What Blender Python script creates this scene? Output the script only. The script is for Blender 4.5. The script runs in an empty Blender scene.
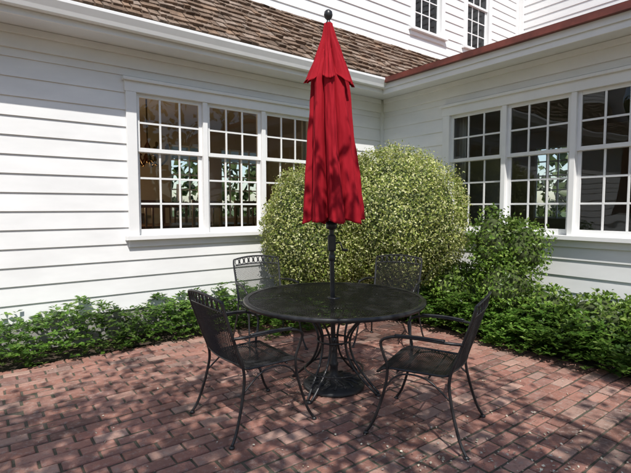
import bpy, math, random
import numpy as np
from mathutils import Vector, noise
random.seed(7); rng=np.random.default_rng(7)
scene=bpy.context.scene
scene.view_settings.view_transform='Standard'
scene.view_settings.look='None'
scene.view_settings.exposure=0
R=math.radians

# ------------------------------------------------------------------ materials
def newmat(name):
    m=bpy.data.materials.new(name); m.use_nodes=True
    nt=m.node_tree; nt.nodes.clear()
    out=nt.nodes.new('ShaderNodeOutputMaterial')
    return m,nt,out
def ramp(nt,stops,interp='LINEAR'):
    r=nt.nodes.new('ShaderNodeValToRGB'); cr=r.color_ramp; cr.interpolation=interp
    cr.elements[0].position=stops[0][0]; cr.elements[0].color=(*stops[0][1],1)
    cr.elements[1].position=stops[-1][0]; cr.elements[1].color=(*stops[-1][1],1)
    for p,c in stops[1:-1]:
        e=cr.elements.new(p); e.color=(*c,1)
    return r
def noise_tex(nt,scale,detail=3,rough=.55,stretch=None):
    tc=nt.nodes.new('ShaderNodeTexCoord')
    n=nt.nodes.new('ShaderNodeTexNoise')
    n.inputs['Scale'].default_value=scale; n.inputs['Detail'].default_value=detail
    n.inputs['Roughness'].default_value=rough
    if stretch:
        mp=nt.nodes.new('ShaderNodeMapping'); mp.inputs['Scale'].default_value=stretch
        nt.links.new(tc.outputs['Object'],mp.inputs[0]); nt.links.new(mp.outputs[0],n.inputs['Vector'])
    else: nt.links.new(tc.outputs['Object'],n.inputs['Vector'])
    return n
def mixc(nt,a,b,fac,mode='MIX'):
    m=nt.nodes.new('ShaderNodeMix'); m.data_type='RGBA'; m.blend_type=mode
    for sock,val in ((m.inputs[6],a),(m.inputs[7],b),(m.inputs[0],fac)):
        if isinstance(val,bpy.types.NodeSocket): nt.links.new(val,sock)
        else: sock.default_value=(*val,1) if isinstance(val,tuple) else val
    return m.outputs[2]
def bump(nt,h,strength,dist):
    b=nt.nodes.new('ShaderNodeBump'); b.inputs['Strength'].default_value=strength
    b.inputs['Distance'].default_value=dist; nt.links.new(h,b.inputs['Height']); return b.outputs[0]
def simple(name,col,rough=.5,var=.15,scale=6,bs=.2,bd=.003,metal=0,stretch=None,coat=0,col2=None,spec=.5,det=3,dobump=True):
    m,nt,out=newmat(name)
    p=nt.nodes.new('ShaderNodeBsdfPrincipled')
    n=noise_tex(nt,scale,det,.6,stretch)
    c2=col2 or tuple(x*(1-var) for x in col)
    r=ramp(nt,[(.35,c2),(.65,col)])
    nt.links.new(n.outputs['Fac'],r.inputs[0])
    c=r.outputs[0]
    nt.links.new(c,p.inputs['Base Color'])
    p.inputs['Roughness'].default_value=rough; p.inputs['Metallic'].default_value=metal
    p.inputs['Specular IOR Level'].default_value=spec
    if coat: p.inputs['Coat Weight'].default_value=coat
    if dobump:
        n2=noise_tex(nt,scale*6,1.5,.6,stretch)
        nt.links.new(bump(nt,n2.outputs['Fac'],bs,bd),p.inputs['Normal'])
    nt.links.new(p.outputs[0],out.inputs[0])
    return m
def leafmat(name,stops,trans=.3,rough=.45,clump=2.0,cl=(.55,1.15)):
    m,nt,out=newmat(name)
    g=nt.nodes.new('ShaderNodeNewGeometry')
    r=ramp(nt,stops); nt.links.new(g.outputs['Random Per Island'],r.inputs[0])
    n=noise_tex(nt,clump,1.5)
    r2=ramp(nt,[(.35,(cl[0],)*3),(.65,(cl[1],)*3)]); nt.links.new(n.outputs['Fac'],r2.inputs[0])
    c=mixc(nt,r.outputs[0],r2.outputs[0],1.0,'MULTIPLY')
    p=nt.nodes.new('ShaderNodeBsdfPrincipled'); p.inputs['Roughness'].default_value=rough
    nt.links.new(c,p.inputs['Base Color'])
    t=nt.nodes.new('ShaderNodeBsdfTranslucent'); nt.links.new(c,t.inputs[0])
    mx=nt.nodes.new('ShaderNodeMixShader'); mx.inputs[0].default_value=trans
    nt.links.new(p.outputs[0],mx.inputs[1]); nt.links.new(t.outputs[0],mx.inputs[2])
    nt.links.new(mx.outputs[0],out.inputs[0]); return m

M={}
M['siding']=simple('white_siding_paint',(.83,.83,.82),.45,.09,1.5,.25,.002,stretch=(1,1,3),dobump=False)
M['trim']=simple('white_trim_paint',(.83,.83,.82),.4,.05,3,dobump=False)
M['soffit']=simple('soffit_paint',(.78,.79,.80),.5,.06,3,dobump=False)
M['concrete']=simple('foundation_concrete',(.36,.35,.33),.9,.3,5,.5,.006)
M['redmetal']=simple('red_brown_metal',(.20,.05,.035),.5,.45,5,.2,.001)
M['black']=simple('black_powdercoat',(.026,.026,.028),.36,.4,20,dobump=False)
M['iron']=simple('cast_iron_black',(.03,.03,.032),.5,.4,20,.35,.001)
M['inwall']=simple('interior_plaster',(.50,.42,.31),.8,.1,2,dobump=False)
M['infloor']=simple('interior_wood_floor',(.24,.13,.07),.4,.3,6,dobump=False)
M['darkwood']=simple('dark_wood',(.09,.04,.02),.35,.3,8,dobump=False)
M['brass']=simple('brass',(.16,.10,.04),.4,.2,8,metal=1,dobump=False)
M['curtain']=simple('curtain_linen',(.62,.58,.50),.9,.1,5,dobump=False)
M['sand']=simple('joint_sand',(.10,.082,.066),.95,.4,20,.6,.006,col2=(.055,.058,.033))
M['soil']=simple('mulch_soil',(.07,.047,.03),.95,.4,14,1,.02)
M['bark']=simple('bark',(.12,.09,.065),.9,.45,8,1,.02,stretch=(1,1,.25))
M['core']=simple('shrub_core',(.07,.095,.028),.9,.5,14,dobump=False)  # dark green for the solid core added inside each shrub
def emis(name,base,col,st):
    m,nt,out=newmat(name)
    p=nt.nodes.new('ShaderNodeBsdfPrincipled'); p.inputs['Base Color'].default_value=(*base,1)
    p.inputs['Emission Color'].default_value=(*col,1); p.inputs['Emission Strength'].default_value=st
    nt.links.new(p.outputs[0],out.inputs[0]); return m
M['shade']=emis('lit_lamp_shade',(.7,.4,.18),(1,.42,.12),1.1)
def shake_mat():
    m,nt,out=newmat('cedar_shakes')
    p=nt.nodes.new('ShaderNodeBsdfPrincipled'); p.inputs['Roughness'].default_value=.9
    g=nt.nodes.new('ShaderNodeNewGeometry')
    r=ramp(nt,[(0,(.11,.070,.046)),(.2,(.19,.125,.085)),(.4,(.25,.185,.14)),(.55,(.21,.135,.09)),(.75,(.30,.235,.19)),(.9,(.27,.175,.115)),(1,(.14,.10,.072))])
    nt.links.new(g.outputs['Random Per Island'],r.inputs[0])
    n=noise_tex(nt,5,3,.65)
    r2=ramp(nt,[(.3,(.6,.58,.56)),(.7,(1.2,1.2,1.2))]); nt.links.new(n.outputs['Fac'],r2.inputs[0])
    c=mixc(nt,r.outputs[0],r2.outputs[0],1.0,'MULTIPLY')
    n3=noise_tex(nt,60,2,.6,(1,1,.35))
    r3=ramp(nt,[(.3,(.65,.65,.65)),(.7,(1.15,1.15,1.15))]); nt.links.new(n3.outputs['Fac'],r3.inputs[0])
    c=mixc(nt,c,r3.outputs[0],1.0,'MULTIPLY')
    nt.links.new(c,p.inputs['Base Color'])
    nt.links.new(bump(nt,n3.outputs['Fac'],.8,.010),p.inputs['Normal'])
    nt.links.new(p.outputs[0],out.inputs[0]); return m
M['shake']=shake_mat()
def brick_mat():
    m,nt,out=newmat('patio_brick')
    p=nt.nodes.new('ShaderNodeBsdfPrincipled'); p.inputs['Roughness'].default_value=.85
    g=nt.nodes.new('ShaderNodeNewGeometry')
    r=ramp(nt,[(0,(.16,.085,.07)),(.16,(.27,.125,.095)),(.32,(.34,.165,.125)),(.46,(.23,.115,.095)),(.6,(.38,.205,.16)),(.74,(.29,.13,.10)),(.86,(.41,.26,.21)),(.94,(.20,.12,.105)),(1,(.31,.15,.12))])
    nt.links.new(g.outputs['Random Per Island'],r.inputs[0])
    n=noise_tex(nt,1.3,3,.65)
    r2=ramp(nt,[(.3,(.60,.62,.60)),(.62,(1.1,1.08,1.06))]); nt.links.new(n.outputs['Fac'],r2.inputs[0])
    c=mixc(nt,r.outputs[0],r2.outputs[0],1.0,'MULTIPLY')
    n4=noise_tex(nt,24,3,.75)
    r4=ramp(nt,[(.52,(0,0,0)),(.74,(.65,.65,.65))]); nt.links.new(n4.outputs['Fac'],r4.inputs[0])
    c=mixc(nt,c,(.37,.31,.27),r4.outputs[0])
    r5=ramp(nt,[(.25,(.6,.6,.6)),(.42,(0,0,0))]); nt.links.new(n4.outputs['Fac'],r5.inputs[0])
    c=mixc(nt,c,(.09,.075,.06),r5.outputs[0])
    nt.links.new(c,p.inputs['Base Color'])
    n3=noise_tex(nt,70,2,.7)
    nt.links.new(bump(nt,n3.outputs['Fac'],.8,.006),p.inputs['Normal'])
    nt.links.new(p.outputs[0],out.inputs[0]); return m
M['brick']=brick_mat()
def glass_mat():
    m,nt,out=newmat('window_glass')
    t=nt.nodes.new('ShaderNodeBsdfTransparent'); t.inputs[0].default_value=(.92,.94,.93,1)
    g=nt.nodes.new('ShaderNodeBsdfGlossy'); g.inputs['Roughness'].default_value=.01
    g.inputs['Color'].default_value=(.95,.97,1,1)
    f=nt.nodes.new('ShaderNodeFresnel'); f.inputs[0].default_value=1.5
    n=noise_tex(nt,2.2,1,.4)
    nt.links.new(bump(nt,n.outputs['Fac'],.25,.02),g.inputs['Normal'])
    mx=nt.nodes.new('ShaderNodeMixShader')
    nt.links.new(f.outputs[0],mx.inputs[0]); nt.links.new(t.outputs[0],mx.inputs[1]); nt.links.new(g.outputs[0],mx.inputs[2])
    nt.links.new(mx.outputs[0],out.inputs[0]); return m
M['glass']=glass_mat()
def fabric_mat():
    m,nt,out=newmat('red_canvas')
    p=nt.nodes.new('ShaderNodeBsdfPrincipled'); p.inputs['Roughness'].default_value=.85
    p.inputs['Specular IOR Level'].default_value=.2
    n=noise_tex(nt,5,2,.6,(1,1,.3)); r=ramp(nt,[(.3,(.29,.006,.015)),(.7,(.39,.010,.021))])
    nt.links.new(n.outputs['Fac'],r.inputs[0]); nt.links.new(r.outputs[0],p.inputs['Base Color'])
    n2=noise_tex(nt,14,3,.6,(1,1,.22))
    nt.links.new(bump(nt,n2.outputs['Fac'],.8,.016),p.inputs['Normal'])
    t=nt.nodes.new('ShaderNodeBsdfTranslucent'); nt.links.new(r.outputs[0],t.inputs[0])
    mx=nt.nodes.new('ShaderNodeMixShader'); mx.inputs[0].default_value=.10
    nt.links.new(p.outputs[0],mx.inputs[1]); nt.links.new(t.outputs[0],mx.inputs[2])
    nt.links.new(mx.outputs[0],out.inputs[0]); return m
M['red']=fabric_mat()
M['leaf_var']=leafmat('variegated_leaf',[(0,(.12,.18,.03)),(.25,(.22,.29,.05)),(.45,(.36,.41,.09)),(.65,(.54,.56,.18)),(.85,(.69,.69,.33)),(1,(.77,.76,.46))],.38,.42,2.5,(.78,1.1))
M['leaf_green']=leafmat('bright_leaf',[(0,(.08,.15,.022)),(.4,(.15,.26,.04)),(.8,(.24,.38,.06)),(1,(.36,.46,.12))],.45,.38,2.5,(.6,1.15))
M['leaf_ground']=leafmat('groundcover_leaf',[(0,(.06,.13,.022)),(.4,(.11,.23,.035)),(.8,(.19,.34,.055)),(1,(.30,.42,.11))],.45,.33,2.2,(.5,1.15))
M['leaf_tree']=leafmat('tree_leaf',[(0,(.05,.08,.02)),(1,(.10,.15,.04))],.25,.5,1,(.7,1.1))
M['lawn']=simple('lawn_grass',(.07,.11,.03),.9,.4,3,1,.03)
M['petal']=leafmat('fallen_petal',[(0,(.35,.30,.20)),(.5,(.65,.62,.52)),(1,(.25,.18,.10))],.1,.7,2,(.9,1.1))

# ------------------------------------------------------------------ helpers
class Frame:
    def __init__(s,o,u,n): s.o=Vector((o[0],o[1],0)); s.u=Vector((u[0],u[1],0)); s.n=Vector((n[0],n[1],0))
    def __call__(s,a,b,z): 
        v=s.o+s.u*a+s.n*b; return (v.x,v.y,z)
ID=Frame((0,0),(1,0),(0,1))
class B:
    def __init__(s): s.v=[]; s.f=[]
    def add(s,vs,fs):
        o=len(s.v); s.v.extend(vs); s.f.extend([tuple(i+o for i in f) for f in fs])
    def box(s,F,a0,a1,b0,b1,z0,z1):
        vs=[F(a,b,z) for z in (z0,z1) for a,b in ((a0,b0),(a1,b0),(a1,b1),(a0,b1))]
        s.add(vs,[(0,3,2,1),(4,5,6,7),(0,1,5,4),(1,2,6,5),(2,3,7,6),(3,0,4,7)])
    def quad(s,*p): s.add(list(p),[(0,1,2,3)])
    def prism(s,F,a0,a1,prof):
        k=len(prof)
        vs=[F(a0,b,z) for b,z in prof]+[F(a1,b,z) for b,z in prof]
        fs=[(i,(i+1)%k,k+(i+1)%k,k+i) for i in range(k)]+[tuple(range(k))[::-1],tuple(range(k,2*k))]
        s.add(vs,fs)
    def tube(s,pts,r,sides=8,closed=False,flat=1.0):
        pts=[Vector(p) for p in pts]; n=len(pts)
        rs=r if isinstance(r,(list,tuple)) else [r]*n
        vs=[];N=None
        for i,p in enumerate(pts):
            if closed: t=pts[(i+1)%n]-pts[i-1]
            else: t=pts[min(i+1,n-1)]-pts[max(i-1,0)]
            t.normalize()
            if N is None:
                ref=Vector((0,0,1)) if abs(t.z)<.9 else Vector((1,0,0))
                N=(ref-t*ref.dot(t)).normalized()
            else: 
                N=N-t*N.dot(t)
                if N.length<1e-5: N=t.orthogonal()
                N.normalize()
            b=t.cross(N)
            for k in range(sides):
                an=2*math.pi*(k+.5)/sides
                vs.append(tuple(p+(N*math.cos(an)*flat+b*math.sin(an))*rs[i]))
        fs=[]
        for i in range(n if closed else n-1):
            j=(i+1)%n
            for k in range(sides):
                k2=(k+1)%sides
                fs.append((i*sides+k,i*sides+k2,j*sides+k2,j*sides+k))
        if not closed: fs+= [tuple(range(sides))[::-1],tuple(range((n-1)*sides,n*sides))]
        s.add(vs,fs)
    def lathe(s,prof,c=(0,0),seg=48):
        vs=[];k=len(prof)
        for i in range(seg):
            an=2*math.pi*i/seg
            for r,z in prof: vs.append((c[0]+r*math.cos(an),c[1]+r*math.sin(an),z))
        fs=[(i*k+j,((i+1)%seg)*k+j,((i+1)%seg)*k+j+1,i*k+j+1) for i in range(seg) for j in range(k-1)]
        s.add(vs,fs)
    def obj(s,name,mat,parent=None,smooth=False,bevel=0):
        me=bpy.data.meshes.new(name); me.from_pydata(s.v,[],s.f); me.update()
        if smooth: 
            for p in me.polygons: p.use_smooth=True
        me.materials.append(mat)
        o=bpy.data.objects.new(name,me); scene.collection.objects.link(o)
        if parent: o.parent=parent
        if bevel:
            md=o.modifiers.new('bevel','BEVEL'); md.width=bevel; md.segments=2; md.limit_method='ANGLE'
        return o
def empty(name,loc=(0,0,0),rz=0,parent=None):
    e=bpy.data.objects.new(name,None); e.location=loc; e.rotation_euler=(0,0,rz)
    scene.collection.objects.link(e); e.parent=parent; e.empty_display_size=.2; return e
def crom(pts,n=8,closed=False):
    P=[Vector(p) for p in pts]; out=[]
    m=len(P)
    for i in range(m if closed else m-1):
        if closed: p0,p1,p2,p3=P[i-1],P[i],P[(i+1)%m],P[(i+2)%m]
        else: p0,p1,p2,p3=P[max(i-1,0)],P[i],P[i+1],P[min(i+2,m-1)]
        for j in range(n):
            t=j/n
            out.append(.5*((2*p1)+(p2-p0)*t+(2*p0-5*p1+4*p2-p3)*t*t+(3*p1-p0-3*p2+p3)*t**3))
    if not closed: out.append(P[-1])
    return out
def leaves(name,P,N,size,mat,parent=None,aspect=.55,fold=.12,tang=None):
    P=np.asarray(P,float); N=np.asarray(N,float); n=len(P)
    N/= np.linalg.norm(N,axis=1,keepdims=True)+1e-9
    if tang is None: tang=rng.normal(size=(n,3))
    T=tang-N*(tang*N).sum(1,keepdims=True); T/=np.linalg.norm(T,axis=1,keepdims=True)+1e-9
    Bv=np.cross(N,T); s=np.asarray(size).reshape(-1,1)*np.ones((n,1))
    V=np.empty((n,4,3))
    V[:,0]=P-T*s*.5; V[:,1]=P+Bv*s*aspect*.5+N*s*fold; V[:,2]=P+T*s*.5; V[:,3]=P-Bv*s*aspect*.5+N*s*fold
    me=bpy.data.meshes.new(name)
    me.vertices.add(4*n); me.vertices.foreach_set('co',V.reshape(-1))
    idx=np.arange(n)[:,None]*4
    F=np.concatenate([idx+np.array([[0,1,2]]),idx+np.array([[0,2,3]])],1).reshape(-1)
    me.loops.add(6*n); me.loops.foreach_set('vertex_index',F.astype(np.int32))
    me.polygons.add(2*n); me.polygons.foreach_set('loop_start',(np.arange(2*n)*3).astype(np.int32))
    me.polygons.foreach_set('loop_total',np.full(2*n,3,np.int32))
    me.update(); me.validate(); me.materials.append(mat)
    o=bpy.data.objects.new(name,me); scene.collection.objects.link(o); o.parent=parent
    return o

# ------------------------------------------------------------------ frames
L=math.hypot(.797,.604); u=(.797/L,.604/L); n=(u[1],-u[0]); m=(-u[0],-u[1])
A=(-2.02,5.10); CA=3.90
F=Frame(A,u,n)                                   # main wall (a along, b outwards)
Cpt=F(CA,0,0); G=Frame(Cpt,n,m)                  # wing wall
hp=F(0,-.5,0); H=Frame(hp,u,n)                   # upper wall
kp=F(8.86,-.5,0); K=Frame(kp,n,m)                # upper return wall

house=empty('white_house')
def siding(bd,Fr,a0,a1,z0,z1,holes,ex=.185):
    z=z0
    while z<z1-1e-6:
        zt=min(z+ex,z1)
        br=sorted({z,zt}|{h for ho in holes for h in (ho[2],ho[3]) if z<h<zt})
        for i in range(len(br)-1):
            c0,c1=br[i],br[i+1]; mid=(c0+c1)/2
            bl=sorted([(h[0],h[1]) for h in holes if h[2]<mid<h[3]])
            cur=a0; iv=[]
            for x0,x1 in bl:
                if x0>cur: iv.append((cur,x0))
                cur=max(cur,x1)
            if cur<a1: iv.append((cur,a1))
            o0=.020-.015*(c0-z)/ex; o1=.020-.015*(c1-z)/ex
            for x0,x1 in iv:
                bd.quad(Fr(x0,o0,c0),Fr(x1,o0,c0),Fr(x1,o1,c1),Fr(x0,o1,c1))
                if i==0: bd.quad(Fr(x0,.004,c0),Fr(x1,.004,c0),Fr(x1,.020,c0),Fr(x0,.020,c0))
        z=zt
def window_group(Fr,a0,count,pitch,z0,z1,tr,sash,gl,up=2,lo=3,cas=.10):
    mul=.06; W=count*pitch; a1=a0+W
    tr.box(Fr,a0-cas,a0+.012,-.13,.045,z0,z1); tr.box(Fr,a1-.012,a1+cas,-.13,.045,z0,z1)
    tr.box(Fr,a0-cas-.012,a1+cas+.012,-.13,.048,z1,z1+.115)
    tr.box(Fr,a0-cas-.03,a1+cas+.03,0,.085,z1+.115,z1+.15)
    tr.box(Fr,a0-cas-.04,a1+cas+.04,-.13,.095,z0-.05,z0)
    tr.box(Fr,a0-cas,a1+cas,0,.036,z0-.13,z0-.05)
    for i in range(1,count): tr.box(Fr,a0+i*pitch-mul/2,a0+i*pitch+mul/2,-.12,.036,z0,z1)
    zm=z0+(z1-z0)*lo/(up+lo)
    for i in range(count):
        x0=a0+i*pitch+(mul/2 if i else .012); x1=a0+(i+1)*pitch-(mul/2 if i<count-1 else .012)
        for (s0,s1,rows,bb) in ((zm-.01,z1,up,-.030),(z0,zm+.03,lo,-.062)):
            st=.042
            sash.box(Fr,x0,x0+st,bb,bb+.030,s0,s1); sash.box(Fr,x1-st,x1,bb,bb+.030,s0,s1)
            rb=.045 if rows==up else .065
            sash.box(Fr,x0+st,x1-st,bb,bb+.028,s0,s0+rb); sash.box(Fr,x0+st,x1-st,bb,bb+.028,s1-.042,s1)
            ga,gb=x0+st,x1-st; c0,c1=s0+rb,s1-.042
            for k in range(1,3):
                x=ga+(gb-ga)*k/3; sash.box(Fr,x-.011,x+.011,bb+.004,bb+.024,c0,c1)
            for k in range(1,rows):
                z=c0+(c1-c0)*k/rows
                for q in range(3):
                    xa=ga+(gb-ga)*q/3+(.011 if q else 0); xb=ga+(gb-ga)*(q+1)/3-(.011 if q<2 else 0)
                    sash.box(Fr,xa,xb,bb+.005,bb+.023,z-.011,z+.011)
            e=random.uniform(-.0015,.0015)
            gl.quad(Fr(ga,bb+.014+e,c0),Fr(gb,bb+.014-e,c0),Fr(gb,bb+.014-e,c1),Fr(ga,bb+.014+e,c1))
            if rows==up: sash.box(Fr,x0,x1,-.075,-.034,s0-.004,s0+.03)
    return (a0-cas,a1+cas,z0-.13,z1+.115)

tr=B(); sa=B(); gl=B(); sd=B()
WZ0,WZ1=1.13,2.72
h1=window_group(F,0.0,3,.823,WZ0,WZ1,tr,sa,gl)
h2=window_group(G,1.33,3,.823,WZ0,WZ1,tr,sa,gl)
h3=window_group(H,5.20,1,.80,4.78,6.3,tr,sa,gl)
h4=window_group(H,6.83,1,.80,4.78,6.3,tr,sa,gl)
h5=window_group(H,1.0,1,.80,4.78,6.3,tr,sa,gl)
siding(sd,F,-6,CA-.0,.30,2.97,[h1])
siding(sd,G,0,7,.30,2.97,[h2])
siding(sd,H,-6,8.86,4.30,7.6,[h3,h4,h5],.17)
siding(sd,K,0,8,4.20,7.6,[],.17)
tr.box(F,-6,CA-.06,-.02,.040,2.97,3.17); tr.box(F,-6,CA-.10,.040,.075,3.10,3.168)
tr.box(G,.06,7,-.02,.040,2.97,3.17); tr.box(G,.10,7,.040,.075,3.10,3.168)
tr.box(F,CA-.06,CA+.02,-.02,.055,.30,3.17); 
tr.box(F,-6,CA-.42,.40,.425,3.15,3.345)
tr.box(G,.425,7,.40,.425,3.13,3.27)
tr.box(G,.40,7,.428,.445,3.20,3.275)
tr.prism(F,-6,CA-.44,[(.427,3.21),(.50,3.21),(.515,3.25),(.545,3.31),(.545,3.34),(.53,3.34),(.53,3.315),(.50,3.235),(.44,3.235),(.44,3.34),(.427,3.34)])
sf=B(); sf.box(F,-6,CA,0.0,.40,3.17,3.195); sf.box(G,.402,7,0,.40,3.17,3.193)
tr.box(H,8.74,8.86,0,.05,4.3,7.6); tr.box(K,0.052,.16,0,.05,4.2,7.6); tr.box(H,-6,8.7,-.01,.04,4.27,4.36)
tr.box(K,.1,8,-.01,.04,4.15,4.24)
sd.obj('clapboard_siding',M['siding'],house); tr.obj('trim_boards',M['trim'],house,bevel=.004)
sa.obj('window_sashes',M['trim'],house,bevel=.002); gl.obj('window_glass',M['glass'],house); sf.obj('soffit',M['soffit'],house)
fd=B(); fd.box(F,-6,CA,-.2,.0,-.1,.30); fd.box(G,0,7,-.2,.0,-.1,.30); fd.obj('foundation',M['concrete'],house)
# shakes
sh=B(); b0,z0s=.475,3.36; b1,z1s=-.5,4.36
sl=math.hypot(b0-b1,z1s-z0s); cb=(b1-b0)/sl; cz=(z1s-z0s)/sl; nb,nz=cz,-cb
def SP(a,s,o): return F(a,b0+cb*s+nb*o,z0s+cz*s+nz*o)
ex=.128; s=-.02
while s<sl-.03:
    a=-6+random.random()*.1
    while a<8.7:
        w=random.choice((random.uniform(.06,.12),random.uniform(.10,.22))); s0=s+random.uniform(-.018,.016); s1=min(s0+ex*1.5,sl+.02)
        t=random.uniform(.020,.046); g=random.uniform(.002,.008); sk=random.uniform(-.008,.008)
        vs=[SP(a+g,s0,.004),SP(a+w-g,s0+sk,.004),SP(a+w-g,s1,0.001),SP(a+g,s1,0.001),
            SP(a+g,s0,t+.008),SP(a+w-g,s0+sk,t+.008+random.uniform(-.008,.008)),SP(a+w-g,s1,.006),SP(a+g,s1,.006)]
        sh.add(vs,[(0,3,2,1),(4,5,6,7),(0,1,5,4),(1,2,6,5),(2,3,7,6),(3,0,4,7)])
        a+=w
    s+=ex
sh.obj('cedar_shake_roof',M['shake'],house)
dk=B(); dk.quad(SP(-6,-.0,-.004),SP(8.8,0,-.004),SP(8.8,sl,-.004),SP(-6,sl,-.004))
dk.quad(F(-6,.40,3.34),F(CA-.4,.40,3.34),F(CA-.4,b0,z0s),F(-6,b0,z0s))
dk.obj('roof_deck',M['darkwood'],house)
rf=B(); 
rf.box(G,.40,7.3,.447,.50,3.275,3.345)
zt=3.345+ (.50+4.96)*math.tan(R(9.5))
vs=[G(-.4,.498,3.349),G(7.3,.498,3.349),G(7.3,-4.96,zt),G(-.4,-4.96,zt),G(-.4,.43,3.28),G(7.3,.43,3.28),G(7.3,-4.96,zt-.045),G(-.4,-4.96,zt-.045)]
rf.add(vs,[(0,1,2,3),(7,6,5,4),(0,4,5,1),(1,5,6,2),(2,6,7,3),(3,7,4,0)])
rf.obj('wing_metal_roof',M['redmetal'],house)
tp=B(); tp.box(F,-6.4,9.2,-9,0.0,7.6,7.8); tp.obj('main_roof',M['shake'],house)
en=B(); en.box(F,-6.02,-6.0,-9,0,-.1,7.6); en.box(G,7.0,7.02,-4.96,0,-.1,3.35); en.box(F,-6,14,-9.05,-9,3.0,7.6); en.obj('end_walls',M['siding'],house)
# interior rooms
def room(Fr,a0,a1,d,z0,z1,name,openings):
    w=B()
    w.box(Fr,a0-.1,a0,-d,-.14,z0,z1); w.box(Fr,a1,a1+.1,-d,-.14,z0,z1)
    w.box(Fr,a0-.1,a1+.1,-d-.1,-.14,z1,z1+.05)
    x=a0
    for o0,o1 in openings:
        w.box(Fr,x,o0,-d-.1,-d,z0,z1); w.box(Fr,o0,o1,-d-.1,-d,z0,z0+.8); w.box(Fr,o0,o1,-d-.1,-d,2.65,z1); x=o1
    w.box(Fr,x,a1,-d-.1,-d,z0,z1)
    w.obj(name+'_walls',M['inwall'],house)
    f=B(); f.box(Fr,a0-.1,a1+.1,-d-.1,-.14,z0-.05,z0); f.obj(name+'_floor',M['infloor'],house)
    mt=B()
    for o0,o1 in openings:
        for i in range(5): 
            x=o0+(o1-o0)*i/4; q=.035 if i%4==0 else .012; mt.box(Fr,x-q,x+q,-d-.06,-d-.03,z0+.8,2.65)
        for i in range(6):
            z=z0+.8+(2.65-z0-.8)*i/5; q=.035 if i in(0,5) else .013; mt.box(Fr,o0,o1,-d-.075,-d-.061,z-q,z+q)
    if openings: mt.obj(name+'_far_window_bars',M['trim'],house)
room(F,-1.6,3.75,3.3,.42,2.95,'dining_room',[(1.55,2.35),(2.6,3.5)])
room(G,.2,6.8,3.8,.42,2.95,'wing_room',[(.6,1.5),(4.2,5.2)])
room(H,4.6,8.6,3,4.2,7.0,'bedroom',[])
room(H,.4,2.4,3,4.2,7.0,'bathroom',[])
cu=B()
def curtain(Fr,a0,a1,z0,z1,b=-.22):
    k=28; top=[];bot=[]
    for i in range(k+1):
        t=i/k; x=a0+(a1-a0)*t; y=b+.025*math.sin(t*math.pi*8)
        top.append(Fr(x,y,z1)); bot.append(Fr(x,y*1.02,z0))
    o=top+bot; cu.add(o,[(i,i+1,k+2+i,k+1+i) for i in range(k)])
curtain(F,-.14,.05,.5,2.8); curtain(F,2.44,2.66,.5,2.8)
curtain(G,1.22,1.44,.5,2.8); curtain(G,3.70,3.95,.5,2.8)
cu.obj('curtains',M['curtain'],house,True)
dt=empty('dining_table'); x=B(); x.box(F,-.3,2.2,-2.3,-1.2,1.14,1.18); 
for a in (-.1,2.0):
    for b in (-2.15,-1.35): x.box(F,a,a+.07,b,b+.07,.42,1.14)
x.obj('top_and_legs',M['darkwood'],dt,bevel=.004)
def dchair(a,b,f):
    e=empty('dining_chair'); x=B()
    x.box(F,a,a+.45,b,b+.42,.85,.90)
    for p in (a,a+.41):
        for q in (b,b+.38): x.box(F,p,p+.04,q,q+.04,.42,.85)
    q=b if f else b+.38
    for p in (a,a+.41): x.box(F,p,p+.04,q,q+.038,.90,1.55)
    x.box(F,a+.04,a+.41,q,q+.03,1.44,1.54); 
    for i in range(3): x.box(F,a+.12+i*.09,a+.145+i*.09,q+.005,q+.025,.9,1.44)
    x.obj('frame',M['darkwood'],e,bevel=.003)
dchair(.1,-1.15,0); dchair(.95,-1.15,0); dchair(1.6,-1.15,0); dchair(.2,-2.75,1); dchair(1.2,-2.75,1)
sb=empty('sideboard'); x=B(); x.box(F,-.9,.9,-3.28,-2.9,.55,1.30); x.box(F,-.93,.93,-3.29,-2.87,1.30,1.34)
for a in (-.85,.8):
    x.box(F,a,a+.06,-2.96,-2.90,.42,.55)
x.obj('cabinet',M['darkwood'],sb,bevel=.004)
pf=empty('picture_frame'); x=B(); x.box(F,-.6,.3,-3.295,-3.26,1.65,2.3); x.obj('frame',M['darkwood'],pf,bevel=.01)
x=B(); x.box(F,-.53,.23,-3.262,-3.255,1.72,2.23); x.obj('canvas',simple('old_painting',(.20,.18,.12),.6,.7,3,dobump=False,det=4),pf)
ch=empty('chandelier'); x=B(); c=F(.42,-.95,0); X0=Vector((c[0],c[1],.06))
x.tube([X0+Vector((0,0,2.89)),X0+Vector((0,0,2.2))],.010,6)
x.lathe([(0.001,2.04),(.03,2.06),(.055,2.12),(.02,2.18),(.04,2.26),(.01,2.32)],c,16)
for i in range(8):
    an=i*math.pi/4; d=Vector((math.cos(an),math.sin(an),0))
    x.tube(crom([X0+d*.03+Vector((0,0,2.05)),X0+d*.14+Vector((0,0,1.95)),X0+d*.25+Vector((0,0,2.02)),X0+d*.27+Vector((0,0,2.10))],5),.013,6)
    q=X0+d*.27; x.lathe([(.002,2.16),(.045,2.17),(.04,2.185),(.018,2.19),(.018,2.29),(.002,2.30)],(q.x,q.y),10)
x.obj('arms',M['brass'],ch,True)
lm=empty('table_lamp'); c=F(.05,-1.35,0); x=B(); x.lathe([(.002,1.18),(.06,1.18),(.06,1.2),(.02,1.22),(.04,1.26),(.015,1.30),(.01,1.34)],c,20); x.obj('lamp_foot',M['brass'],lm,True)
x=B(); x.lathe([(.13,1.29),(.08,1.43)],c,24); x.obj('lamp_shade',M['shade'],lm,True)
pl=bpy.data.lights.new('lamp_bulb','POINT'); pl.energy=20; pl.color=(1,.75,.48); pl.shadow_soft_size=.05
po=bpy.data.objects.new('lamp_bulb',pl); scene.collection.objects.link(po); po.parent=lm; po.location=(c[0],c[1],1.52)

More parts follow.
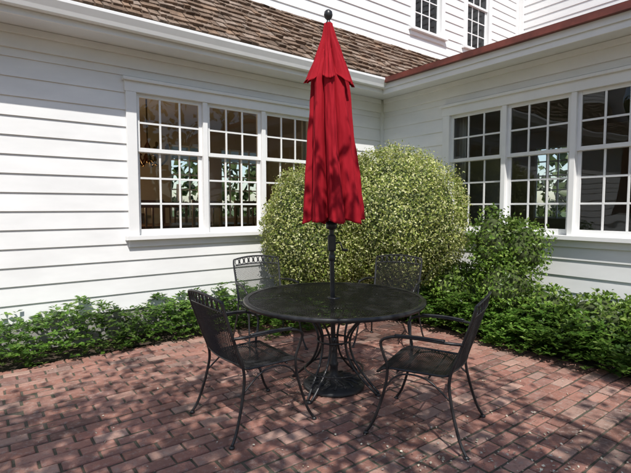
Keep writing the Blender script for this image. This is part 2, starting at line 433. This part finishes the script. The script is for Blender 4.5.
# ------------------------------------------------------------------ ground
g=B(); g.quad((-200,-200,-.03),(200,-200,-.03),(200,200,-.03),(-200,200,-.03)); g.obj('ground',M['lawn'])
bd=empty('garden_bed'); x=B()
def sheet(bb,Fr,a0,a1,b0_,b1_,z,na,nb_,amp):
    vs=[];fs=[]
    for i in range(na+1):
        for j in range(nb_+1):
            a=a0+(a1-a0)*i/na; b=b0_+(b1_-b0_)*j/nb_; p=Fr(a,b,0)
            vs.append((p[0],p[1],z+amp*noise.noise(Vector((p[0]*3,p[1]*3,0)))))
    for i in range(na):
        for j in range(nb_):
            q=i*(nb_+1)+j; fs.append((q,q+1,q+nb_+2,q+nb_+1))
    bb.add(vs,fs)
sheet(x,F,-6,2.95,0,.50,.0,120,8,.03); sheet(x,F,2.95,CA,0,7.5,.001,14,90,.03)
x.obj('soil',M['soil'],bd,True)
pat=empty('brick_patio')
x=B(); x.quad(F(-6,.5,-.010),F(2.95,.5,-.010),F(2.95,9,-.010),F(-6,9,-.010)); x.obj('joint_sand',M['sand'],pat)
x=B(); bl,bw,gp=.20,.095,.007
row=0; b=.5
while b<8.9:
    a=-6+(0.104 if row%2 else 0)+random.uniform(-.014,.014)
    while a<2.93:
        l=bl*random.uniform(.965,1.0); w=bw*random.uniform(.95,1.0)
        a0_=a+gp/2; a1_=min(a+l,2.95); b0_=b+gp/2+random.uniform(-.0025,.0025); b1_=b0_+w-.002
        if a1_-a0_>.03:
            zt=random.uniform(-.006,.0018); tx=random.uniform(-.003,.003); ty=random.uniform(-.0018,.0018)
            pw=F(a,b,0); zt+=.006*noise.noise(Vector((pw[0]*1.5,pw[1]*1.5,3)))
            sk=random.uniform(-.003,.003)
            c=.0055
            def q(aa,bb_,zz): 
                return F(aa,bb_+sk*((aa-a0_)/.2),zz+tx*(aa-a0_-.1)/.1+ty*(bb_-b0_-.05)/.05)
            vs=[q(a0_,b0_,-.05),q(a1_,b0_,-.05),q(a1_,b1_,-.05),q(a0_,b1_,-.05),
                q(a0_,b0_,zt-c),q(a1_,b0_,zt-c),q(a1_,b1_,zt-c),q(a0_,b1_,zt-c),
                q(a0_+c,b0_+c,zt),q(a1_-c,b0_+c,zt),q(a1_-c,b1_-c,zt),q(a0_+c,b1_-c,zt)]
            x.add(vs,[(0,1,5,4),(1,2,6,5),(2,3,7,6),(3,0,4,7),(4,5,9,8),(5,6,10,9),(6,7,11,10),(7,4,8,11),(8,9,10,11)])
        a+=bl+gp
    b+=bw+gp; row+=1
x.obj('bricks',M['brick'],pat)

# ------------------------------------------------------------------ chair
def panel(bb,S,w,h,sp,r,ang=R(57),step=.03,flat=.6):
    """diamond lattice of thin metal strands over surface S(u,v) , u in [-1,1], v in [0,1]"""
    for sg in (1,-1):
        d=(math.cos(ang),sg*math.sin(ang)); nn=(-d[1],d[0])
        ext=abs(nn[0])*w/2+abs(nn[1])*h/2; cnt=int(ext/sp)
        for i in range(-cnt,cnt+1):
            c=(nn[0]*sp*i,nn[1]*sp*i); t0,t1=-9,9
            for ax,lim in ((0,w/2),(1,h/2)):
                ta=(-lim-c[ax])/d[ax]; tb=(lim-c[ax])/d[ax]
                t0=max(t0,min(ta,tb)); t1=min(t1,max(ta,tb))
            if t1-t0<.01: continue
            k=max(1,int((t1-t0)/step))
            pts=[]
            for j in range(k+1):
                t=t0+(t1-t0)*j/k; X=c[0]+d[0]*t; Y=c[1]+d[1]*t
                pts.append(S(X/(w/2),Y/h+.5))
            bb.tube(pts,r,4,flat=flat)
def Sseat(uu,v):
    z=.435-.014*(1-uu*uu)*math.sin(math.pi*min(v,1))
    if v>.82: z-=.10*((v-.82)/.18)**2*.35
    if v<.1: z+=.012*(1-v/.1)
    return Vector((uu*(.235+.02*v),-.22+.45*v,z))
def Sback(uu,v):
    return Vector((uu*(.235+.02*v),-.235-.115*v-.03*(1-uu*uu),.47+.345*v+.015*v*(1-uu*uu)))
fr=B(); me_=B()
panel(me_,Sseat,.49,.46,.0135,.0028); panel(me_,Sback,.49,.37,.0135,.0028)
fr.tube([Sseat(-1,0)]+[Sseat(-1,i/10) for i in range(1,11)]+[Sseat(-1+i/5,1) for i in range(1,11)]+[Sseat(1,1-i/10) for i in range(1,11)]+[Sseat(1-i/5,0) for i in range(1,10)],.0075,8,True)
fr.tube([Sback(-1,i/10) for i in range(0,11)]+[Sback(-1+i/6,1) for i in range(1,12)]+[Sback(1,1-i/10) for i in range(0,11)]+[Sback(1-i/6,0) for i in range(1,12)],.006,8,True)
def Stop(uu,v): # decorative crest above mesh
    p=Sback(uu,1.0); return Vector((p.x,p.y-.014*v,p.z+.066*v+.014*v*(1-uu*uu)))
for i in range(9):
    cc=-.86+i*.215
    fr.tube([Stop(cc+.085*math.cos(2*math.pi*k/12),.5+.44*math.sin(2*math.pi*k/12)) for k in range(12)],.0045,6,True)
    if i<8:
        fr.tube([Stop(cc+.1075,0),Stop(cc+.1075,1)],.0035,5)
fr.tube([Stop(-1+i/8,1) for i in range(17)],.0085,8)
for sx in (-1,1):
    top=Stop(sx,1)
    fr.tube(crom([top,Sback(sx,1)+Vector((sx*.004,0,0)),Sback(sx,.4)+Vector((sx*.008,0,0)),Vector((sx*.25,-.225,.44)),Vector((sx*.262,-.235,.30)),Vector((sx*.285,-.29,.10)),Vector((sx*.30,-.335,.012))],7),.0095,8)
    fr.lathe([(.001,.0),(.018,.0),(.018,.008),(.008,.016)],(sx*.30,-.337),12)
    fr.tube(crom([Sback(sx,.52)+Vector((sx*.008,0,0)),Vector((sx*.285,-.20,.655)),Vector((sx*.30,-.05,.662)),Vector((sx*.30,.10,.655)),Vector((sx*.295,.19,.615)),Vector((sx*.272,.185,.53)),Vector((sx*.262,.16,.44)),Vector((sx*.268,.175,.30)),Vector((sx*.285,.235,.10)),Vector((sx*.30,.285,.012))],7),.0095,8)
    fr.lathe([(.001,.0),(.018,.0),(.018,.008),(.008,.016)],(sx*.30,.287),12)
    fr.tube(crom([Vector((sx*.286,-.20,.667)),Vector((sx*.30,-.05,.673)),Vector((sx*.30,.10,.667))],6),.014,8,flat=.45)
    fr.tube(crom([Vector((sx*.262,-.235,.30)),Vector((sx*.255,-.10,.40)),Vector((sx*.25,.03,.415)),Vector((sx*.26,.12,.38)),Vector((sx*.268,.175,.30))],6),.006,6)
fr.tube([(-.25,-.10,.418),(.25,-.10,.418)],.006,6); fr.tube([(-.25,.10,.418),(.25,.10,.418)],.006,6)
meshes=None
def chair(x_,y_,face):
    global meshes
    rz=math.atan2(face[1],face[0])-math.pi/2
    e=empty('wrought_iron_chair',(x_,y_,0),rz)
    if meshes is None:
        o1=fr.obj('frame',M['black'],e,True); o2=me_.obj('mesh_seat_and_back',M['black'],e); meshes=(o1.data,o2.data)
    else:
        for nm,d in zip(('frame','mesh_seat_and_back'),meshes):
            o=bpy.data.objects.new(nm,d); scene.collection.objects.link(o); o.parent=e
chair(-.42,3.06,(.79,.61)); chair(.72,2.93,(-.875,.484)); chair(-.49,4.62,(.45,-.89)); chair(.78,4.70,(-.42,-.9))

# ------------------------------------------------------------------ table
tb=empty('wrought_iron_table',(.15,3.58,0)); x=B(); rad=.715
for sg in (1,-1):
    ang=R(58); d=(math.cos(ang),sg*math.sin(ang)); nn=(-d[1],d[0]); sp=.020; c=int(rad/sp)
    for i in range(-c,c+1):
        o=sp*i; 
        if abs(o)>=rad: continue
        t=math.sqrt(rad*rad-o*o); hole=.03
        segs=[(-t,t)]
        if abs(o)<hole: q_=math.sqrt(hole**2-o*o); segs=[(-t,-q_),(q_,t)]
        for s0,s1 in segs:
            k=max(1,int((s1-s0)/.05))
            x.tube([(nn[0]*o+d[0]*(s0+(s1-s0)*j/k),nn[1]*o+d[1]*(s0+(s1-s0)*j/k),.722) for j in range(k+1)],.0038,4,flat=.5)
x.obj('mesh_top',M['black'],tb)
x=B()
x.lathe([(rad-.03,.727),(rad,.729),(rad+.008,.722),(rad+.006,.70),(rad-.002,.697),(rad-.004,.715),(rad-.03,.718),(rad-.03,.727)],(0,0),96)
x.lathe([(.024,.728),(.05,.73),(.055,.722),(.05,.712),(.024,.712),(.024,.728)],(0,0),32)
x.tube([(.33*math.cos(a*math.pi/24),.33*math.sin(a*math.pi/24),.708) for a in range(48)],.008,8,True)
for i in range(4):
    a=math.pi/4*(2*i+1)+.25; d=Vector((math.cos(a),math.sin(a),0)); Z=Vector((0,0,1))
    x.tube([d*.03+Z*.708,d*(rad-.01)+Z*.708],.008,6)
    for off in (-.035,.035):
        pd=Vector((-d.y,d.x,0))*off
        x.tube(crom([d*.48+Z*.70+pd,d*.36+Z*.655+pd,d*.20+Z*.53+pd,d*.125+Z*.38+pd,d*.17+Z*.22+pd,d*.29+Z*.09+pd*.8,d*.385+Z*.012+pd*.5],7),.0095,8)
    x.lathe([(.001,0),(.024,0),(.024,.008),(.01,.018)],tuple((d*.385)[:2]),12)
    cs=d*.23+Z*.62
    x.tube([cs+(d*math.cos(t*.4)+Z*math.sin(t*.4))*(.055-.0024*t) for t in range(18)],.006,6)
x.tube([(.135*math.cos(a*math.pi/16),.135*math.sin(a*math.pi/16),.38) for a in range(32)],.008,8,True)
x.tube([(.235*math.cos(a*math.pi/16),.235*math.sin(a*math.pi/16),.15) for a in range(32)],.007,8,True)
x.obj('frame_and_legs',M['black'],tb,True)

# umbrella base
ub=empty('umbrella_base',(.15,3.58,0)); x=B()
x.lathe([(.001,.0),(.245,.0),(.25,.012),(.24,.028),(.215,.036),(.20,.046),(.15,.052),(.10,.066),(.055,.085),(.034,.11),(.030,.16),(.036,.17),(.036,.19),(.028,.2),(.028,.36),(.033,.37),(.033,.39),(.021,.40)],(0,0),64)
for i in range(16):
    a=i*math.pi/8; x.tube([(.09*math.cos(a),.09*math.sin(a),.068),(.15*math.cos(a+.15),.15*math.sin(a+.15),.056),(.205*math.cos(a),.205*math.sin(a),.046)],.009,6)
x.tube([(.06,0,.34),(.03,0,.34)],.008,8); x.tube([(.06,-.02,.34),(.06,.02,.34)],.007,8)
x.obj('cast_base',M['iron'],ub,True)

# ------------------------------------------------------------------ umbrella
um=empty('patio_umbrella',(.15,3.58,0)); um.rotation_euler=(0,R(-1.0),0)
x=B(); x.lathe([(.019,.05),(.019,2.86)],(0,0),20)
x.lathe([(.012,2.855),(.022,2.86),(.022,2.875),(.012,2.885),(.014,2.895),(.028,2.91),(.034,2.93),(.030,2.955),(.016,2.968),(.001,2.972)],(0,0),24)
x.obj('pole_and_finial',M['black'],um,True)
x=B(); x.box(ID,-.032,.032,-.045,.028,1.10,1.23); x.obj('crank_housing',M['black'],um,bevel=.012)
x=B(); x.tube([(.03,-.01,1.165),(.075,-.01,1.165)],.007,8); x.tube([(.07,-.01,1.165),(.085,-.01,1.11)],.006,8); x.tube([(.083,-.01,1.11),(.125,-.01,1.105)],.011,10)
x.lathe([(.022,1.02),(.028,1.03),(.028,1.06),(.022,1.07)],(0,0),16)
x.lathe([(.02,1.27),(.045,1.28),(.045,1.33),(.02,1.34)],(0,0),16)
x.obj('crank',M['black'],um,True)
def lerp(tab,z):
    for (z0,r0),(z1,r1) in zip(tab,tab[1:]):
        if z0>=z>=z1: 
            t=(z0-z)/(z0-z1); return r0+(r1-r0)*t
    return tab[-1][1] if z<tab[-1][0] else tab[0][1]
def cloth(name,tab,zt,zb,hem,depth,ph,seg=288,rings=80,seed=0,pw=.75):
    vs=[];fs=[]
    rr=random.Random(int(seed*10))
    jit=[rr.uniform(-.11,.11) for _ in range(8)]; amp=[rr.uniform(.86,1.06) for _ in range(8)]
    lean=[rr.uniform(-.8,.8) for _ in range(8)]; hz=[rr.uniform(-.03,.025) for _ in range(8)]
    cen=[2*math.pi*i/8+ph+jit[i] for i in range(8)]
    for j in range(rings+1):
        v=j/rings
        for i in range(seg):
            th=2*math.pi*i/seg
            tw=th+.20*math.sin(v*2.0+seed)
            best=min(range(8),key=lambda k:abs((tw-cen[k]+math.pi)%(2*math.pi)-math.pi))
            dl=((tw-cen[best]+math.pi)%(2*math.pi)-math.pi)
            nb_=(best+1)%8 if dl>0 else (best-1)%8
            half=abs((cen[nb_]-cen[best]+math.pi)%(2*math.pi)-math.pi)/2
            q=max(-1,min(1,dl/half))
            L_=lean[best]*.55; q2=q-L_*(1-q*q)
            lob=max(0,1-abs(q2)**2.1)
            cr=.5+.5*v**.4
            f=amp[best]*lob+ (1-lob)*1.0
            f=f-depth*cr*(1-lob**pw)
            f+=.045*math.cos(q2*8.5+best)*v**.7*lob
            f+=.02*math.cos(q2*17+best*2+v*4)*v*lob
            z=zt+(zb-zt)*v
            r=lerp(tab,z)*f
            z+= (hz[best]*lob - hem*(lob-.45))*v**5
            r+= .014*noise.noise(Vector((math.cos(th)*3.5,math.sin(th)*3.5,z*3.5+seed*7)))+.008*noise.noise(Vector((math.cos(th)*9,math.sin(th)*9,z*7+seed)))
            if v>.965: r*=1+.03*(v-.965)/.035
            vs.append((r*math.cos(th),r*math.sin(th),z))
    for j in range(rings):
        for i in range(seg):
            k=(i+1)%seg; fs.append((j*seg+i,(j+1)*seg+i,(j+1)*seg+k,j*seg+k))
    bb=B(); bb.add(vs,fs); o=bb.obj(name,M['red'],um,True)
    md=o.modifiers.new('thick','SOLIDIFY'); md.thickness=.004; md.offset=-1
    return o
cloth('canopy',[(2.66,.07),(2.45,.15),(2.2,.172),(1.9,.197),(1.6,.230),(1.42,.252),(1.31,.258)],2.66,1.345,.04,.52,.2,seed=1.3)
cloth('canopy_vent',[(2.87,.026),(2.75,.060),(2.6,.112),(2.47,.174),(2.42,.198)],2.868,2.44,.060,.52,.50,rings=40,seed=2.6)

# ------------------------------------------------------------------ shrubs
def lump(D,seed,f=4.0):
    x_,y_,z_=D[:,0]*f,D[:,1]*f,D[:,2]*f
    return (np.sin(x_*1.3+seed)+np.sin(y_*1.7+seed*2.1+z_)+np.sin(z_*1.9+seed*.7+x_*.8)+.6*np.sin(x_*2.9+y_*3.1+seed)+.6*np.sin(z_*3.7-y_*2.3+seed*3))/4
def shrub(name,blobs,dens,size,mat,amp=.07,jit=.8,coremat=None,depth=.16,out=.02,minz=-.75,stems=0):
    e=empty(name); Ps=[];Ns=[];bb=B()
    for bi,(c,r) in enumerate(blobs):
        area=4*math.pi*((r[0]*r[1])**1.6+(r[0]*r[2])**1.6+(r[1]*r[2])**1.6)**(1/1.6)/3**(1/1.6)
        k=int(area*dens); D=rng.normal(size=(k,3)); D/=np.linalg.norm(D,axis=1,keepdims=True)
        D=D[D[:,2]>minz]; k=len(D)
        rr=1+amp*lump(D,bi*1.7+3)+amp*.6*lump(D,bi+9,11)
        rr=rr*(1-depth*rng.random(k)**2)+out*np.abs(rng.normal(size=k))
        P=np.array(c)+D*rr[:,None]*np.array(r)
        P[:,2]=np.maximum(P[:,2],.03)
        N=D/np.array(r); N/=np.linalg.norm(N,axis=1,keepdims=True)
        Ps.append(P); Ns.append(N+rng.normal(size=(k,3))*jit+np.array([0,0,.35]))
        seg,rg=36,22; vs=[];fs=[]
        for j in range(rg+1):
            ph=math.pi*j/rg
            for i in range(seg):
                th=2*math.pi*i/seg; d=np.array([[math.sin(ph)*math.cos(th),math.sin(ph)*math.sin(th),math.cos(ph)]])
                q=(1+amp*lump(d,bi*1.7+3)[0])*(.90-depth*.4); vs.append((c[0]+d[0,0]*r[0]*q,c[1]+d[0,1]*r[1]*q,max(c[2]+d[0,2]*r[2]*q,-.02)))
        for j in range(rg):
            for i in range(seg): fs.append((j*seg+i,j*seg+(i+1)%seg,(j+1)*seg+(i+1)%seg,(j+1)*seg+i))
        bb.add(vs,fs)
        if stems:
            st=B()
            for q in range(stems):
                an=random.random()*6.28; b_=Vector((c[0]+.12*math.cos(an),c[1]+.12*math.sin(an),-.02))
                t_=Vector((c[0]+r[0]*.75*math.cos(an),c[1]+r[1]*.75*math.sin(an),c[2]-.25))
                st.tube(crom([b_,b_.lerp(t_,.5)+Vector((0,0,.08)),t_],5),[.022-.0012*i for i in range(11)],6)
            st.obj('stems_%d'%(bi+1),M['bark'],e,True)
    P=np.concatenate(Ps);N=np.concatenate(Ns)
    leaves('foliage',P,N,size*rng.uniform(.6,1.3,len(P)),mat,e)
    bb.obj('inner_core',coremat or M['core'],e,True)  # closed dark ellipsoids added behind the leaves to stop see-through gaps
    return e
shrub('variegated_shrub',[((1.06,5.85,1.27),(.84,.80,.91)),((-.06,5.72,1.12),(.60,.58,.82)),((.45,5.95,1.2),(.62,.6,.90))],4000,.033,M['leaf_var'],amp=.085,out=.045,minz=-.85,stems=9)
shrub('green_shrub',[((2.02,5.10,1.04),(.27,.28,.38)),((2.30,4.98,.98),(.27,.26,.35)),((2.14,5.0,.55),(.34,.32,.42))],1500,.046,M['leaf_green'],.24,1.1,depth=.5,out=.08)
# ground cover
def carpet(name,regs,mat,size,dens):
    e=empty(name); Ps=[];Ns=[];Ts=[]
    for (Fr,a0,a1,b0_,b1_,hmin,hmax) in regs:
        cnt=int((a1-a0)*(b1_-b0_)*dens)
        a=rng.uniform(a0,a1,cnt); b=rng.uniform(b0_,b1_,cnt)
        for i in range(cnt):
            p=Fr(a[i],b[i],0)
            hh=hmin+(hmax-hmin)*max(0,min(1,.5+.9*noise.noise(Vector((p[0]*2.3,p[1]*2.3,5)))+.5*noise.noise(Vector((p[0]*8,p[1]*8,2)))))
            edge=min(1,(b1_-b[i])/.12+.25); hh*=edge
            z=hh*(1-.9*random.random()**1.6)
            k=6 if random.random()<.8 else 3
            an0=random.random()*6.28; tilt=random.uniform(.1,.5)
            for q_ in range(k):
                an=an0+q_*6.28/k+random.uniform(-.3,.3); d=(math.cos(an),math.sin(an))
                s_=size*.5
                Ps.append((p[0]+d[0]*s_,p[1]+d[1]*s_,z+random.uniform(-.01,.015)+.012)); Ts.append((d[0],d[1],random.uniform(-.5,.5)))
                Ns.append((-d[0]*tilt+random.gauss(0,.25),-d[1]*tilt+random.gauss(0,.25),1))
    Ps=np.array(Ps); leaves('foliage',Ps,np.array(Ns),size*rng.uniform(.6,1.25,len(Ps)),mat,e,.55,.08,np.array(Ts))
    return e
carpet('ground_cover',[(F,-3.6,3.2,.03,.60,.24,.54),(F,2.7,CA-.03,.3,5,.14,.50),(F,2.82,3.6,.6,5,.08,.35),(F,1.0,3.2,.5,1.15,.05,.35)],M['leaf_ground'],.060,680)
shrub('azalea_shrub',[((2.0,5.35,.42),(.35,.3,.36)),((1.72,5.55,.42),(.3,.3,.36)),((2.75,4.3,.34),(.34,.3,.30)),((3.05,4.1,.32),(.3,.3,.30)),((2.45,4.75,.32),(.3,.25,.30))],1300,.055,M['leaf_green'],.2,1.0,depth=.45,out=.05)

# ------------------------------------------------------------------ fallen petals
k=800; P=[];
for i in range(k):
    if random.random()<.6: p=(random.gauss(1.1,.5),random.gauss(2.4,.4))
    else: p=(random.uniform(-2.5,2.5),random.uniform(1.2,4.8))
    P.append((p[0],p[1],.007))
P=np.array(P); leaves('fallen_petals',P,np.array([0,0,1.])+rng.normal(size=(k,3))*.3,rng.uniform(.008,.024,k),M['petal'],None,.7,.1)

# ------------------------------------------------------------------ light direction
sx,sy,el=.13,-.99,R(54)
hl=math.hypot(sx,sy); SD=Vector((sx/hl*math.cos(el),sy/hl*math.cos(el),math.sin(el)))

# ------------------------------------------------------------------ shade tree (behind the camera)
tree=empty('shade_tree'); x=B()
base=Vector((4.2,-3.6,0)); cc=Vector((0.05,2.75,0))+SD*(4.9/SD.z); rx=Vector((2.8,2.0,.9))
x.tube(crom([base+Vector((0,0,-.1)),base+Vector((-.05,.05,1.3)),base+Vector((-.3,.25,2.6)),base+Vector((-.8,.7,3.7))],6),[.26-.09*i/18 for i in range(19)],14)
fork=base+Vector((-.8,.7,3.7)); Ps=[]
for i in range(88):
    while True:
        d=Vector((random.uniform(-1,1),random.uniform(-1,1),random.uniform(-1,1)))
        if d.length<1: break
    c=cc+Vector((d.x*rx.x,d.y*rx.y,d.z*rx.z))
    if i%4==0:
        mid=fork.lerp(c,.5)+Vector((random.uniform(-.3,.3),random.uniform(-.3,.3),.35))
        pts=crom([fork,mid,c],6); x.tube(pts,[.05*(1-j/len(pts))+.008 for j in range(len(pts))],6)
    sg=random.uniform(.13,.25)
    for q_ in range(int(random.uniform(60,120))):
        e_=rng.normal(size=3)*sg; Ps.append((c.x+e_[0],c.y+e_[1],c.z+e_[2]*.6)); 
Ps=np.array(Ps); x.obj('trunk_and_limbs',M['bark'],tree,True)
leaves('foliage',Ps,rng.normal(size=Ps.shape)+np.array([0,0,.8]),.115*rng.uniform(.6,1.2,len(Ps)),M['leaf_tree'],tree,.6)
# garden trees all round the house: mirrored in the panes, and seen through the far windows
bt=empty('background_trees'); Ps=[]; x=B()
spots=[(19*math.cos(R(195+i*13.5)),19*math.sin(R(195+i*13.5))+2,random.uniform(3.6,5),random.uniform(2.2,3.2)) for i in range(13)]
spots+=[(F(-4+i*3.6,-15-(i%2)*2,0)[0],F(-4+i*3.6,-15-(i%2)*2,0)[1],2.6,2.7) for i in range(8)]
spots+=[(G(-6+i*3.6,-16-(i%2)*2,0)[0],G(-6+i*3.6,-16-(i%2)*2,0)[1],2.4,2.6) for i in range(5)]
for i,(cx,cy,cz_,r_) in enumerate(spots):
    c=Vector((cx,cy,cz_))
    x.tube([(c.x,c.y,-.1),(c.x,c.y,c.z)],[.25,.12],8)
    for q_ in range(450):
        d=rng.normal(size=3); d/=np.linalg.norm(d); rr=r_*(1-.5*random.random()**2)*(1+.2*math.sin(d[0]*5+i)*math.sin(d[2]*6))
        Ps.append((c.x+d[0]*rr,c.y+d[1]*rr,max(.1,c.z+d[2]*rr*1.15)))
x.obj('trunks',M['bark'],bt,True); Ps=np.array(Ps)
leaves('foliage',Ps,rng.normal(size=Ps.shape),.6*rng.uniform(.6,1.2,len(Ps)),M['leaf_tree'],bt,.7)

# ------------------------------------------------------------------ light & camera
w=bpy.data.worlds.new('World'); scene.world=w; w.use_nodes=True; nt=w.node_tree
sky=nt.nodes.new('ShaderNodeTexSky'); sky.sky_type='NISHITA'; sky.sun_disc=False
sky.sun_elevation=el; sky.sun_rotation=math.atan2(sx,sy)
bg=nt.nodes['Background']; bg.inputs[1].default_value=.15; nt.links.new(sky.outputs[0],bg.inputs[0])
ld=bpy.data.lights.new('sun','SUN'); ld.energy=5.0; ld.angle=R(.45); ld.color=(1,.965,.91)
lo=bpy.data.objects.new('sun',ld); scene.collection.objects.link(lo)
lo.rotation_euler=SD.to_track_quat('Z','Y').to_euler(); lo.location=(3,-8,12)
cd=bpy.data.cameras.new('camera'); cam=bpy.data.objects.new('camera',cd); scene.collection.objects.link(cam)
cam.location=(0,0,1.45); cam.rotation_euler=(R(90-3.75),0,0); cd.lens=25.67; cd.sensor_width=36; cd.clip_end=600
scene.camera=cam
